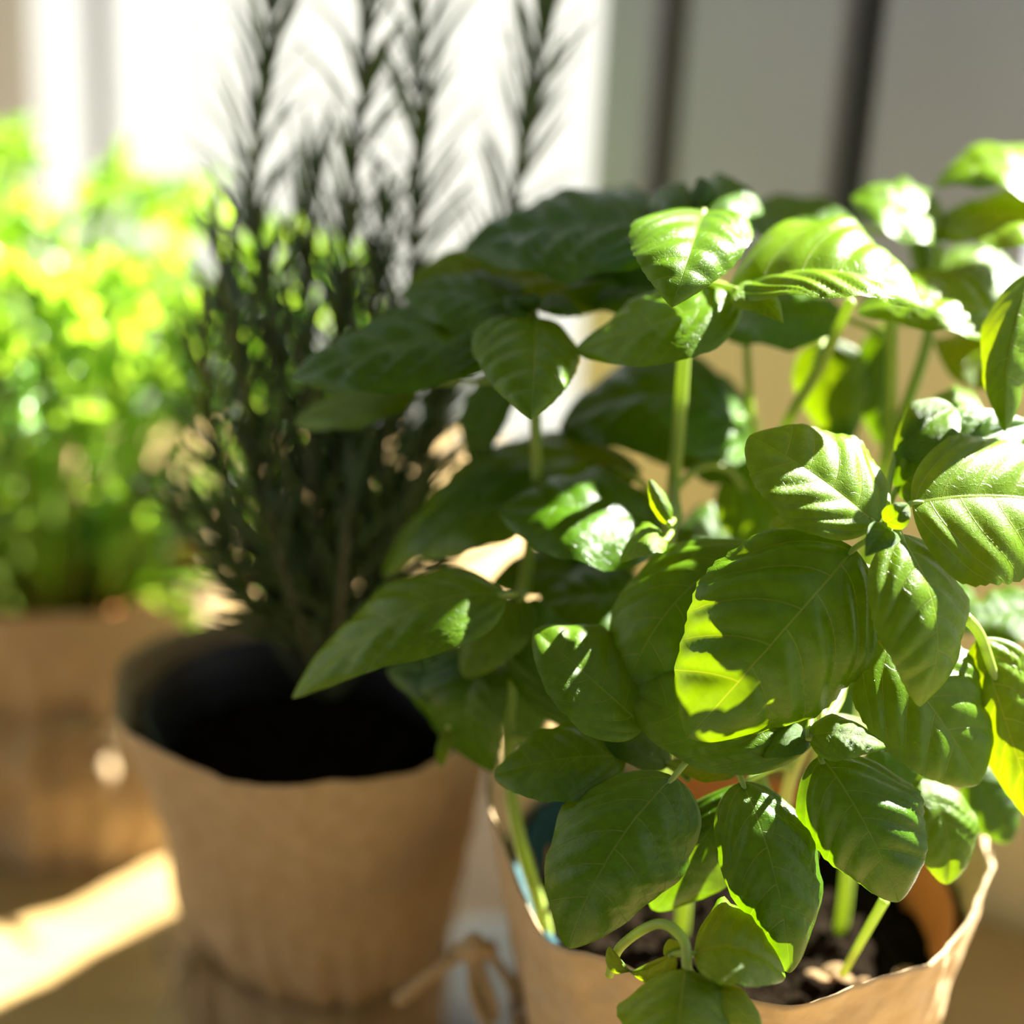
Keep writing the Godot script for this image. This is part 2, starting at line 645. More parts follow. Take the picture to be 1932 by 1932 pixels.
func ring_path(c: Vector3, r: float, y: float, seed_: int) -> Array:
	var nz := FastNoiseLite.new()
	nz.seed = seed_
	nz.frequency = 0.8
	var p := []
	for j in 241:
		var a := TAU * j / 240.0
		p.append(c + Vector3(cos(a) * r, y + 0.002 * nz.get_noise_2d(cos(a) * 2.0, sin(a) * 2.0), sin(a) * r))
	return p


func bow(parent: Node3D, knot: Vector3, out: Vector3, side: Vector3, size: float) -> void:
	# a bow: knot, two loops and two hanging ends
	var down := Vector3.DOWN
	put("knot", joined([tube(spline([knot - side * 0.004, knot + out * 0.0025, knot + side * 0.004], 6), 0.0018, 0.0018, 8), tube(spline([knot - down * 0.003, knot + out * 0.003, knot + down * 0.003], 6), 0.0016, 0.0016, 8)]), M.twine, parent)
	for s in [-1.0, 1.0]:
		var sd: Vector3 = side * s
		put("bow_loop", twine_mesh(spline([knot, knot + sd * size * 0.5 + out * size * 0.3 - down * size * 0.15, knot + sd * size + out * size * 0.35 + down * size * 0.25, knot + sd * size * 0.8 + out * size * 0.30 + down * size * 0.55, knot + sd * size * 0.3 + out * size * 0.15 + down * size * 0.2, knot], 16)), M.twine, parent)
		put("bow_end", twine_mesh(spline([knot, knot + sd * size * 0.25 + out * size * 0.25 + down * size * 0.5, knot + sd * size * 0.5 + out * size * 0.25 + down * size * 1.1, knot + sd * size * 0.9 + out * size * 0.3 + down * size * 1.6], 16)), M.twine, parent)


func soil_mesh(c: Vector3, r: float, y: float, seed_: int) -> ArrayMesh:
	var nz := FastNoiseLite.new()
	nz.seed = seed_
	nz.frequency = 120.0
	nz.fractal_octaves = 3
	var pts := PackedVector3Array()
	var uvs := PackedVector2Array()
	for i in 25:
		var f := i / 24.0
		for j in 73:
			var a := TAU * j / 72.0
			var x := cos(a) * r * f
			var z := sin(a) * r * f
			var hh := 0.0045 * nz.get_noise_2d(x, z) + 0.004 * (1.0 - f * f)
			pts.append(c + Vector3(x, y + hh, z))
			uvs.append(Vector2(x, z) * 10.0)
	return grid_mesh(pts, uvs, 24, 72, true)


# ------------------------------------------------------------------ basil

func leaf_width(u: float, point: float) -> float:
	if point > 0.0:
		return lerpf(pow(maxf(sin(PI * pow(u, 0.84)), 0.0), 0.58), pow(maxf(sin(PI * pow(u, 0.62)), 0.0), 0.86), point)
	return pow(maxf(sin(PI * pow(u, 0.84)), 0.0), 0.58)


func leaf_mesh(b: Vector3, m: Vector3, t: Vector3, l: Vector3, r: Vector3, nu: int, nv: int, puff: float, turn: float, point := 0.0) -> ArrayMesh:
	# a blade from b over m to t, its sides passing l and r at the middle; puff lifts the blade between the veins
	var k := m * 2.0 - (b + t) * 0.5
	var len := (m - b).length() + (t - m).length()
	var ph := rng.randf() * TAU
	var sl := l - m
	var sr := r - m
	var nrm0 := (t - b).cross(r - l).normalized()
	if nrm0.dot(cam_xf.origin - m) < 0.0:
		nrm0 = -nrm0
	nrm0 *= turn
	var pts := PackedVector3Array()
	var uvs := PackedVector2Array()
	var teeth := 9.0 + len * 150.0
	for i in nu + 1:
		var u := 0.5 - 0.5 * cos(PI * i / nu)
		var mid := b.lerp(k, u).lerp(k.lerp(t, u), u)
		var tan := (k - b).lerp(t - k, u).normalized()
		var w := leaf_width(u, point)
		var saw := fposmod(u * teeth, 1.0)
		var tooth := 1.0 + 0.045 * (saw - 0.4) * smoothstep(0.15, 0.35, u)
		for j in nv + 1:
			var v := -1.0 + 2.0 * j / nv
			var a := absf(v)
			var s := sl if v < 0.0 else sr
			s = s - tan * s.dot(tan) * 0.35
			var sn := (nrm0 - tan * nrm0.dot(tan)).normalized()
			sn = (sn - s * (sn.dot(s) / maxf(s.length_squared(), 1e-9))).normalized()
			var p := mid + s * (a * w * lerpf(1.0, tooth, pow(a, 6.0)))
			var arch := 0.30 * (a - a * a) * s.length() * w
			var ripple := 0.05 * s.length() * sin(u * 17.0 + ph + v * 2.0) * a * a * w
			var lift := puff * len * relief(u, v * w) * (1.0 - pow(a, 5.0)) * minf(w * 1.5, 1.0)
			pts.append(p + sn * (arch + ripple + lift))
			uvs.append(Vector2(u, 0.5 + 0.5 * v * w))
	return grid_mesh(pts, uvs, nu, nv)


var stem_points := []
var leaf_count := 0


func basil_stem(parent: Node3D, c: Array, r0: float, r1: float, mat: Material, called := "stem") -> void:
	var p := []
	for q in c:
		p.append(at(q[0], q[1], q[2]))
	if c[c.size() - 1][1] > 1500 and c[0][1] < 1500:
		# down into the soil
		var foot: Vector3 = p[p.size() - 1]
		p.append(Vector3(foot.x, TABLE_Y + 0.070, foot.z))
	var s := spline(p, 8)
	stem_points.append_array(s)
	put(called, tube(s, r0, r1, 10), mat, parent)


func basil_leaf(parent: Node3D, tone: String, fine: int, b: Vector3, m: Vector3, t: Vector3, l: Vector3, r: Vector3, puff := 0.022, point := 0.25) -> void:
	# b, m, t, l, r: pixel, pixel, distance
	var wb := at(b.x, b.y, b.z)
	var wm := at(m.x, m.y, m.z)
	var wt := at(t.x, t.y, t.z)
	var sizes := [[16, 12], [30, 24], [64, 56]]
	var mesh := leaf_mesh(wb, wm, wt, at(l.x, l.y, l.z), at(r.x, r.y, r.z), sizes[fine][0], sizes[fine][1], puff, 1.0, point)
	var leaf := put("leaf", mesh, M["leaf_" + tone], parent)
	leaf_count += 1
	# stalk to the nearest point of a stem
	var best := Vector3.INF
	for p in stem_points:
		if p.distance_to(wb) < best.distance_to(wb):
			best = p
	var away := (wb - wm).normalized()
	var d := best.distance_to(wb)
	var end := best if d < 0.034 else wb + away * 0.004
	if d > 0.0012:
		var p := spline([end, end.lerp(wb, 0.5) + away * d * 0.08, wb, wb.lerp(wm, 0.12)], 5)
		put("leaf_stalk", tube(p, 0.0008, 0.0005, 7), M.stem, leaf)


func V(x: float, y: float, z: float) -> Vector3:
	return Vector3(x, y, z)


func build_basil() -> void:
	var c := gp(0.0527, 0.3786, 0.0)
	var o := thing("potted_basil", "potted basil with broad glossy leaves in kraft paper wrap, nearest of three pots", "potted herb", c)
	put("pot", lathe(c, [Vector2(0.002, 0.001), Vector2(0.028, 0.001), Vector2(0.0290, 0.003), Vector2(0.0440, 0.075), Vector2(0.0470, 0.076), Vector2(0.0480, 0.085), Vector2(0.0472, 0.0862), Vector2(0.0460, 0.0855), Vector2(0.0440, 0.076), Vector2(0.0432, 0.068)]), M.terracotta, o)
	# teal liner showing inside the left of the rim
	var pts := PackedVector3Array()
	var uvs := PackedVector2Array()
	var fold := [Vector2(0.0425, 0.064), Vector2(0.0434, 0.070), Vector2(0.0440, 0.077), Vector2(0.0458, 0.0872), Vector2(0.0474, 0.0888), Vector2(0.0488, 0.0878), Vector2(0.0490, 0.083)]
	for i in 7:
		for j in 61:
			var a := lerpf(PI * 0.60, PI * 1.34, j / 60.0)
			var r: float = fold[i].x + 0.0004 * sin(a * 23.0)
			pts.append(c + Vector3(cos(a) * r, fold[i].y + 0.0006 * sin(a * 9.0), sin(a) * r))
			uvs.append(Vector2(j / 60.0, i / 6.0))
	put("liner", grid_mesh(pts, uvs, 6, 60), M.teal, o)
	put("soil", soil_mesh(c, 0.0436, 0.074, 41), M.soil, o)
	var rim := func(a: float) -> float:
		# a: 0 right, PI / 2 towards the camera, PI left
		return -0.003 + 0.010 * exp(-pow(angle_difference(a, PI * 1.02) / 0.45, 2.0)) - 0.0035 * exp(-pow(angle_difference(a, PI * 0.80) / 0.22, 2.0)) + 0.004 * exp(-pow(angle_difference(a, -0.1) / 0.4, 2.0)) + 0.0012 * sin(a * 7.0)
	put("paper_wrap", wrap_mesh(c, 0.0540, 0.0340, 0.100, 0.052, rim, 1.15, 42), M.kraft, o)
	put("twine", twine_mesh(ring_path(c, 0.0462, 0.0515, 43)), M.twine, o)
	put("twine", twine_mesh(ring_path(c, 0.0465, 0.0535, 44)), M.twine, o)
	# the bow stands off the left side of the wrap
	var kn := c + Vector3(-0.0560, 0.0690, 0.004)
	put("knot", joined([tube(spline([kn + Vector3(-0.003, -0.002, 0), kn + Vector3(0, 0.001, 0.002), kn + Vector3(0.004, -0.001, 0)], 6), 0.0022, 0.0022, 8), tube(spline([kn + Vector3(0, 0.003, 0.001), kn + Vector3(0.0005, 0, 0.0025), kn + Vector3(0, -0.003, 0.001)], 6), 0.0019, 0.0019, 8)]), M.twine, o)
	put("bow_loop", twine_mesh(spline([kn, kn + Vector3(-0.006, -0.003, 0.003), kn + Vector3(-0.014, -0.0105, 0.004), kn + Vector3(-0.0155, -0.0135, 0.003), kn + Vector3(-0.012, -0.0115, 0.001), kn + Vector3(-0.005, -0.005, 0.0), kn], 16), 0.0011), M.twine, o)
	put("bow_loop", twine_mesh(spline([kn, kn + Vector3(0.003, -0.006, 0.004), kn + Vector3(0.0055, -0.014, 0.005), kn + Vector3(0.0035, -0.0145, 0.003), kn + Vector3(0.0005, -0.007, 0.001), kn], 16), 0.0011), M.twine, o)
	put("bow_end", twine_mesh(spline([kn, kn + Vector3(0.001, -0.010, 0.005), kn + Vector3(0.007, -0.021, 0.007), kn + Vector3(0.013, -0.034, 0.007)], 16), 0.0010), M.twine, o)
	put("bow_end", twine_mesh(spline([kn, kn + Vector3(0.006, -0.005, 0.0), kn + Vector3(0.0105, -0.014, -0.001), kn + Vector3(0.0125, -0.0165, -0.003)], 16), 0.0010), M.twine, o)

	# stems
	basil_stem(o, [[1680, 988, .389], [1640, 1150, .405], [1560, 1320, .420], [1490, 1470, .424], [1470, 1640, .432]], 0.0011, 0.0015, M.stem_pale)
	basil_stem(o, [[1003, 588, .425], [1010, 800, .430], [1012, 900, .434], [995, 1060, .438], [966, 1250, .437], [957, 1390, .433], [975, 1560, .430], [1030, 1760, .428]], 0.0012, 0.0015, M.stem)
	basil_stem(o, [[1325, 408, .416], [1296, 610, .418], [1281, 800, .428], [1262, 1000, .436], [1240, 1200, .442], [1255, 1500, .442], [1290, 1680, .442]], 0.0013, 0.0015, M.stem)
	basil_stem(o, [[1604, 570, .418], [1548, 690, .432], [1490, 790, .440], [1440, 920, .447], [1405, 1100, .450], [1420, 1400, .434], [1446, 1520, .428], [1450, 1660, .436]], 0.0012, 0.0016, M.stem)
	basil_stem(o, [[1682, 600, .428], [1678, 820, .442], [1640, 1000, .448], [1560, 1380, .452], [1520, 1640, .446]], 0.0013, 0.0016, M.stem)
	basil_stem(o, [[1775, 430, .446], [1750, 640, .444], [1700, 800, .438], [1660, 960, .446], [1610, 1300, .452], [1600, 1640, .446]], 0.0012, 0.0015, M.stem)
	basil_stem(o, [[1408, 640, .442], [1418, 790, .446], [1440, 900, .449]], 0.0008, 0.0010, M.stem)
	basil_stem(o, [[1262, 985, .436], [1200, 900, .436], [1140, 884, .438]], 0.0008, 0.0007, M.stem, "leaf_stalk")
	basil_stem(o, [[1262, 940, .434], [1320, 882, .438], [1380, 890, .442], [1420, 960, .446]], 0.0009, 0.0007, M.stem, "leaf_stalk")
	basil_stem(o, [[1822, 1165, .394], [1850, 1200, .397], [1880, 1290, .400]], 0.0012, 0.0009, M.stem)

	# the cluster in focus
	basil_leaf(o, "young", 2, V(1655, 990, .387), V(1538, 896, .387), V(1414, 822, .392), V(1612, 828, .397), V(1468, 972, .382), 0.018, 0.0)
	basil_leaf(o, "mid", 2, V(1612, 1035, .388), V(1470, 1200, .380), V(1298, 1392, .385), V(1332, 1082, .389), V(1602, 1300, .391), 0.036, 0.0)
	basil_leaf(o, "young", 2, V(1720, 950, .388), V(1890, 936, .392), V(2065, 965, .400), V(1880, 820, .402), V(1886, 1108, .385), 0.013, 0.3)
	basil_leaf(o, "young", 2, V(1698, 1008, .386), V(1768, 1175, .380), V(1737, 1333, .384), V(1650, 1200, .378), V(1828, 1160, .392), 0.022, 0.55)
	basil_leaf(o, "mid", 1, V(1670, 988, .385), V(1692, 972, .381), V(1714, 952, .382), V(1676, 952, .380), V(1712, 992, .380))
	basil_leaf(o, "deep", 1, V(1678, 1000, .384), V(1660, 1016, .380), V(1632, 1050, .378), V(1634, 996, .379), V(1690, 1030, .379), 0.022, 0.9)

	# left cluster
	basil_leaf(o, "mid", 2, V(1012, 598, .423), V(1008, 690, .402), V(1002, 792, .394), V(888, 662, .410), V(1092, 690, .412), 0.026, 0.9)
	basil_leaf(o, "deep", 1, V(975, 610, .425), V(755, 648, .422), V(550, 712, .426), V(735, 588, .440), V(745, 748, .412), 0.040, 0.6)
	basil_leaf(o, "mid", 1, V(990, 582, .427), V(875, 552, .430), V(756, 552, .435), V(880, 512, .444), V(850, 630, .420), 0.034, 0.7)
	basil_leaf(o, "deep", 0, V(1015, 578, .425), V(1058, 572, .426), V(1098, 594, .428), V(1058, 556, .434), V(1055, 596, .420))
	basil_leaf(o, "deep", 0, V(1000, 590, .424), V(975, 575, .422), V(950, 562, .424), V(985, 556, .430), V(965, 594, .418))
	basil_leaf(o, "deep", 0, V(1000, 588, .424), V(1000, 572, .420), V(1010, 552, .422), V(980, 565, .422), V(1022, 570, .420))
	basil_leaf(o, "young", 0, V(790, 725, .434), V(670, 755, .436), V(556, 798, .440), V(660, 722, .446), V(680, 806, .428))

	# top cluster
	basil_leaf(o, "mid", 2, V(1328, 398, .417), V(1302, 478, .394), V(1268, 580, .388), V(1182, 455, .400), V(1416, 462, .402), 0.018, 0.9)
	basil_leaf(o, "deep", 0, V(1310, 402, .424), V(1268, 372, .428), V(1226, 378, .432), V(1276, 344, .440), V(1252, 402, .418))
	basil_leaf(o, "deep", 0, V(1325, 400, .424), V(1382, 366, .428), V(1440, 402, .430), V(1372, 332, .444), V(1388, 418, .418))
	basil_leaf(o, "deep", 0, V(1320, 398, .424), V(1328, 362, .424), V(1322, 334, .428), V(1302, 360, .428), V(1352, 362, .428))
	basil_leaf(o, "deep", 1, V(1255, 432, .428), V(1052, 430, .434), V(876, 466, .440), V(1062, 364, .458), V(1080, 528, .416), 0.045, 0.5)
	basil_leaf(o, "young", 1, V(1260, 545, .444), V(1000, 520, .446), V(768, 540, .447), V(950, 448, .458), V(1010, 590, .430))
	basil_leaf(o, "deep", 1, V(1290, 560, .440), V(1180, 540, .440), V(1060, 560, .442), V(1180, 480, .452), V(1180, 600, .426))
	basil_leaf(o, "mid", 1, V(1398, 552, .412), V(1245, 606, .404), V(1083, 662, .414), V(1225, 545, .422), V(1262, 692, .398), 0.022, 0.6)
	basil_leaf(o, "young", 2, V(1375, 548, .411), V(1565, 512, .402), V(1740, 578, .402), V(1572, 408, .424), V(1560, 560, .392), 0.023)
	basil_leaf(o, "young", 0, V(1385, 545, .406), V(1432, 562, .402), V(1478, 610, .399), V(1456, 540, .408), V(1408, 590, .400), 0.022, 1.0)
	basil_leaf(o, "deep", 1, V(1610, 430, .450), V(1490, 405, .455), V(1385, 408, .460), V(1490, 366, .470), V(1490, 460, .440))
	basil_leaf(o, "deep", 1, V(1220, 380, .455), V(1150, 380, .458), V(1080, 385, .462), V(1150, 352, .470), V(1150, 420, .445))
	basil_leaf(o, "deep", 1, V(1590, 600, .440), V(1460, 592, .444), V(1325, 608, .450), V(1460, 545, .462), V(1462, 658, .430))

	# right cluster
	basil_leaf(o, "young", 1, V(2030, 400, .442), V(1895, 316, .446), V(1764, 352, .452), V(1888, 268, .468), V(1905, 362, .432), 0.022, 0.4)
	basil_leaf(o, "young", 1, V(2030, 440, .434), V(1888, 402, .438), V(1756, 436, .446), V(1890, 366, .462), V(1886, 466, .424))
	basil_leaf(o, "mid", 1, V(1792, 425, .448), V(1705, 388, .444), V(1608, 372, .450), V(1700, 338, .462), V(1690, 448, .430))
	basil_leaf(o, "mid", 0, V(1725, 440, .452), V(1742, 480, .450), V(1738, 530, .450), V(1718, 490, .454), V(1762, 478, .452))
	basil_leaf(o, "mid", 1, V(1755, 525, .456), V(1850, 490, .456), V(1940, 545, .456), V(1850, 466, .468), V(1842, 572, .442))
	basil_leaf(o, "young", 1, V(1905, 610, .428), V(1762, 562, .422), V(1616, 588, .424), V(1772, 510, .442), V(1775, 628, .412), 0.035)
	basil_leaf(o, "young", 1, V(1950, 515, .404), V(1905, 660, .398), V(1897, 815, .402), V(1846, 655, .406), V(1965, 655, .412), 0.022, 0.6)
	basil_leaf(o, "young", 1, V(1905, 620, .446), V(1825, 668, .446), V(1758, 640, .450), V(1800, 622, .454), V(1848, 735, .438))
	basil_leaf(o, "mid", 0, V(1690, 860, .404), V(1742, 806, .403), V(1800, 768, .407), V(1728, 752, .407), V(1798, 846, .398))
	basil_leaf(o, "mid", 0, V(1862, 790, .425), V(1805, 758, .424), V(1752, 766, .428), V(1802, 730, .438), V(1802, 792, .414))
	basil_leaf(o, "deep", 1, V(1690, 925, .402), V(1800, 852, .403), V(1945, 800, .412), V(1770, 776, .406), V(1835, 935, .398))

	# middle of the plant
	basil_leaf(o, "deep", 1, V(1405, 790, .450), V(1230, 742, .442), V(1055, 806, .450), V(1232, 660, .462), V(1230, 860, .430))
	basil_leaf(o, "deep", 1, V(1425, 870, .456), V(1330, 800, .452), V(1215, 855, .456), V(1352, 706, .464), V(1312, 905, .440))
	basil_leaf(o, "deep", 1, V(1250, 985, .424), V(1100, 958, .415), V(942, 962, .420), V(1112, 886, .432), V(1100, 1070, .404))
	basil_leaf(o, "mid", 1, V(1205, 885, .440), V(930, 890, .440), V(722, 1082, .446), V(940, 842, .456), V(925, 1010, .428))
	basil_leaf(o, "mid", 1, V(1050, 930, .434), V(895, 960, .432), V(790, 1050, .436), V(900, 898, .446), V(925, 1030, .422))
	basil_leaf(o, "young", 0, V(1258, 1018, .402), V(1216, 1012, .398), V(1170, 1058, .401), V(1210, 992, .408), V(1226, 1048, .394))
	basil_leaf(o, "young", 0, V(1264, 990, .402), V(1244, 945, .400), V(1226, 904, .402), V(1226, 952, .402), V(1260, 938, .402))
	basil_leaf(o, "mid", 1, V(955, 1122, .412), V(755, 1160, .406), V(551, 1316, .415), V(725, 1106, .424), V(765, 1258, .400), 0.022, 0.7)
	basil_leaf(o, "mid", 1, V(985, 1128, .418), V(935, 1192, .416), V(878, 1280, .420), V(868, 1180, .424), V(992, 1218, .414))
	basil_leaf(o, "deep", 1, V(935, 1250, .424), V(880, 1330, .420), V(928, 1458, .426), V(772, 1305, .432), V(956, 1330, .416))
	basil_leaf(o, "deep", 1, V(925, 1225, .428), V(820, 1262, .430), V(730, 1262, .436), V(812, 1228, .438), V(830, 1325, .424))
	basil_leaf(o, "young", 0, V(850, 1370, .424), V(834, 1412, .424), V(832, 1448, .426), V(822, 1412, .424), V(850, 1414, .424))
	basil_leaf(o, "mid", 1, V(1215, 1372, .396), V(1105, 1272, .394), V(1008, 1188, .400), V(1172, 1195, .405), V(1062, 1350, .390))
	basil_leaf(o, "deep", 1, V(1100, 1380, .416), V(1010, 1262, .416), V(1005, 1130, .422), V(952, 1262, .420), V(1100, 1195, .424))
	basil_leaf(o, "mid", 1, V(1430, 1030, .402), V(1262, 1150, .396), V(1164, 1356, .400), V(1180, 1100, .406), V(1380, 1250, .402))
	basil_leaf(o, "mid", 1, V(1545, 1382, .396), V(1345, 1358, .392), V(1162, 1290, .400), V(1370, 1258, .398), V(1310, 1450, .390))
	basil_leaf(o, "deep", 1, V(1182, 1428, .400), V(1062, 1432, .396), V(932, 1462, .400), V(1050, 1362, .408), V(1052, 1518, .390))
	basil_leaf(o, "deep", 0, V(1262, 1445, .402), V(1190, 1396, .402), V(1135, 1368, .406), V(1222, 1366, .408), V(1158, 1426, .398))
	basil_leaf(o, "deep", 1, V(1272, 1465, .390), V(1150, 1615, .383), V(1072, 1790, .388), V(1040, 1560, .392), V(1288, 1650, .390), 0.028)
	basil_leaf(o, "deep", 1, V(1402, 1478, .402), V(1325, 1585, .398), V(1235, 1718, .402), V(1235, 1600, .402), V(1400, 1650, .404))
	basil_leaf(o, "young", 0, V(1400, 1442, .399), V(1335, 1448, .398), V(1262, 1436, .400), V(1335, 1426, .402), V(1330, 1476, .394))
	basil_leaf(o, "deep", 1, V(1400, 1475, .391), V(1462, 1650, .383), V(1490, 1836, .388), V(1362, 1650, .388), V(1552, 1630, .390), 0.026)
	basil_leaf(o, "deep", 2, V(1548, 1425, .391), V(1632, 1555, .384), V(1695, 1702, .391), V(1528, 1590, .390), V(1755, 1535, .391), 0.026)
	basil_leaf(o, "mid", 1, V(1735, 1470, .406), V(1785, 1560, .402), V(1788, 1668, .405), V(1716, 1590, .402), V(1848, 1560, .406))
	basil_leaf(o, "mid", 2, V(1628, 1180, .396), V(1755, 1330, .392), V(1848, 1478, .397), V(1668, 1418, .390), V(1858, 1272, .402))
	basil_leaf(o, "young", 1, V(1848, 1205, .401), V(1900, 1370, .398), V(1965, 1565, .400), V(1842, 1400, .402), V(1985, 1330, .402))
	basil_leaf(o, "mid", 1, V(1525, 1388, .389), V(1595, 1384, .386), V(1674, 1408, .388), V(1590, 1350, .390), V(1602, 1438, .384), 0.022, 0.8)
	basil_leaf(o, "deep", 0, V(1528, 1390, .391), V(1482, 1392, .390), V(1432, 1424, .392), V(1482, 1368, .394), V(1488, 1430, .387))
	basil_leaf(o, "deep", 1, V(1835, 1450, .428), V(1868, 1520, .428), V(1905, 1590, .430), V(1826, 1550, .428), V(1930, 1490, .432))
	basil_leaf(o, "deep", 1, V(1965, 1130, .432), V(1890, 1160, .430), V(1822, 1150, .434), V(1880, 1110, .440), V(1900, 1220, .424))
	# behind them
	basil_leaf(o, "mid", 1, V(1560, 640, .450), V(1568, 730, .450), V(1595, 840, .452), V(1498, 735, .452), V(1645, 725, .452))
	basil_leaf(o, "deep", 1, V(1660, 620, .452), V(1648, 720, .452), V(1662, 840, .452), V(1610, 725, .454), V(1690, 720, .454))
	basil_leaf(o, "mid", 1, V(1375, 890, .444), V(1450, 970, .444), V(1545, 1065, .446), V(1390, 1030, .446), V(1520, 890, .446))
	basil_leaf(o, "young", 0, V(1545, 1040, .404), V(1492, 1006, .403), V(1452, 985, .406), V(1500, 970, .408), V(1480, 1036, .400))
	basil_leaf(o, "deep", 1, V(1420, 1100, .450), V(1330, 1020, .450), V(1240, 1060, .452), V(1340, 950, .458), V(1330, 1110, .440))
	basil_leaf(o, "deep", 1, V(1230, 1130, .436), V(1130, 1120, .432), V(1010, 1140, .436), V(1130, 1060, .444), V(1130, 1200, .424))
	basil_leaf(o, "mid", 1, V(1700, 850, .446), V(1790, 890, .446), V(1880, 960, .448), V(1780, 960, .446), V(1820, 830, .450))
	basil_leaf(o, "deep", 1, V(1600, 950, .450), V(1560, 880, .450), V(1600, 790, .452), V(1500, 860, .452), V(1640, 880, .452))
	basil_leaf(o, "deep", 1, V(1660, 1080, .446), V(1760, 1110, .444), V(1850, 1190, .446), V(1740, 1180, .440), V(1790, 1050, .450))
	basil_leaf(o, "deep", 1, V(1590, 1230, .440), V(1540, 1320, .438), V(1440, 1370, .440), V(1480, 1280, .442), V(1580, 1400, .436))
	basil_leaf(o, "deep", 1, V(1300, 1400, .430), V(1200, 1330, .428), V(1090, 1330, .430), V(1210, 1260, .438), V(1190, 1400, .420))
	basil_leaf(o, "deep", 1, V(1660, 1380, .430), V(1700, 1450, .428), V(1760, 1540, .430), V(1650, 1490, .428), V(1760, 1420, .432))

	basil_leaf(o, "deep", 1, V(1120, 1080, .448), V(1020, 1075, .446), V(925, 1100, .448), V(1020, 1030, .452), V(1030, 1130, .440))
	basil_leaf(o, "deep", 1, V(1010, 1180, .446), V(985, 1300, .444), V(990, 1430, .446), V(940, 1300, .448), V(1050, 1310, .444))
	basil_leaf(o, "deep", 1, V(1160, 1000, .450), V(1120, 1060, .448), V(1090, 1150, .450), V(1060, 1060, .452), V(1200, 1080, .448))

	basil_leaf(o, "deep", 1, V(985, 690, .448), V(912, 780, .448), V(905, 900, .450), V(870, 770, .452), V(955, 800, .444))

	# small cluster over the front rim
	basil_stem(o, [[1150, 1840, .390], [1172, 1785, .386], [1240, 1743, .380], [1288, 1770, .377], [1296, 1825, .376]], 0.0009, 0.0010, M.stem)
	basil_stem(o, [[1668, 1700, .404], [1628, 1770, .411], [1590, 1838, .416]], 0.0011, 0.0008, M.stem)
	basil_leaf(o, "mid", 1, V(1292, 1828, .376), V(1280, 1930, .370), V(1262, 2060, .374), V(1160, 1940, .378), V(1394, 1935, .378), 0.022, 0.5)
	basil_leaf(o, "mid", 1, V(1310, 1800, .378), V(1392, 1788, .377), V(1482, 1842, .384), V(1392, 1700, .390), V(1392, 1862, .370))
	basil_leaf(o, "young", 0, V(1272, 1800, .380), V(1195, 1832, .382), V(1150, 1785, .386), V(1158, 1836, .384), V(1232, 1858, .380))
	basil_leaf(o, "young", 0, V(1322, 1852, .378), V(1380, 1892, .375), V(1438, 1950, .377), V(1412, 1876, .378), V(1350, 1925, .376))
	basil_leaf(o, "young", 0, V(1290, 1790, .379), V(1270, 1800, .380), V(1262, 1772, .382), V(1250, 1800, .382), V(1290, 1775, .380))

	# dry scraps on the soil
	for q in [[1555, 1690, 0.9], [1590, 1675, 1.2], [1610, 1705, 1.0], [1570, 1720, 0.8], [1730, 1655, 1.0], [1640, 1740, 0.8]]:
		var p := at(q[0], q[1], .425)
		p.y = TABLE_Y + 0.079
		var s: float = q[2] * 0.0026
		var x := Vector3(rng.randf_range(-1, 1), 0.3, rng.randf_range(-1, 1)).normalized()
		var z := x.cross(Vector3.UP).normalized()
		put("dry_leaf", leaf_mesh(p - x * s, p + Vector3(0, s * 0.3, 0), p + x * s, p - z * s * 0.7, p + z * s * 0.7, 8, 6, 0.0, 1.0), M.straw, o)


# ------------------------------------------------------------------ rosemary

func needle_mesh(bend: float) -> ArrayMesh:
	# a narrow leathery leaf along +y, unit length
	var pts := PackedVector3Array()
	var uvs := PackedVector2Array()
	for i in 6:
		var u := i / 5.0
		var w := 0.047 * pow(sin(PI * clampf(0.06 + u * 0.93, 0.0, 1.0)), 0.5)
		var y := u
		var z := bend * u * u
		for q in [[-1.0, 0.0], [0.0, 0.35], [1.0, 0.0], [0.0, -0.35], [-1.0, 0.0]]:
			pts.append(Vector3(q[0] * w, y, z + q[1] * w))
			uvs.append(Vector2(q[0], u))
	return grid_mesh(pts, uvs, 5, 4, true)


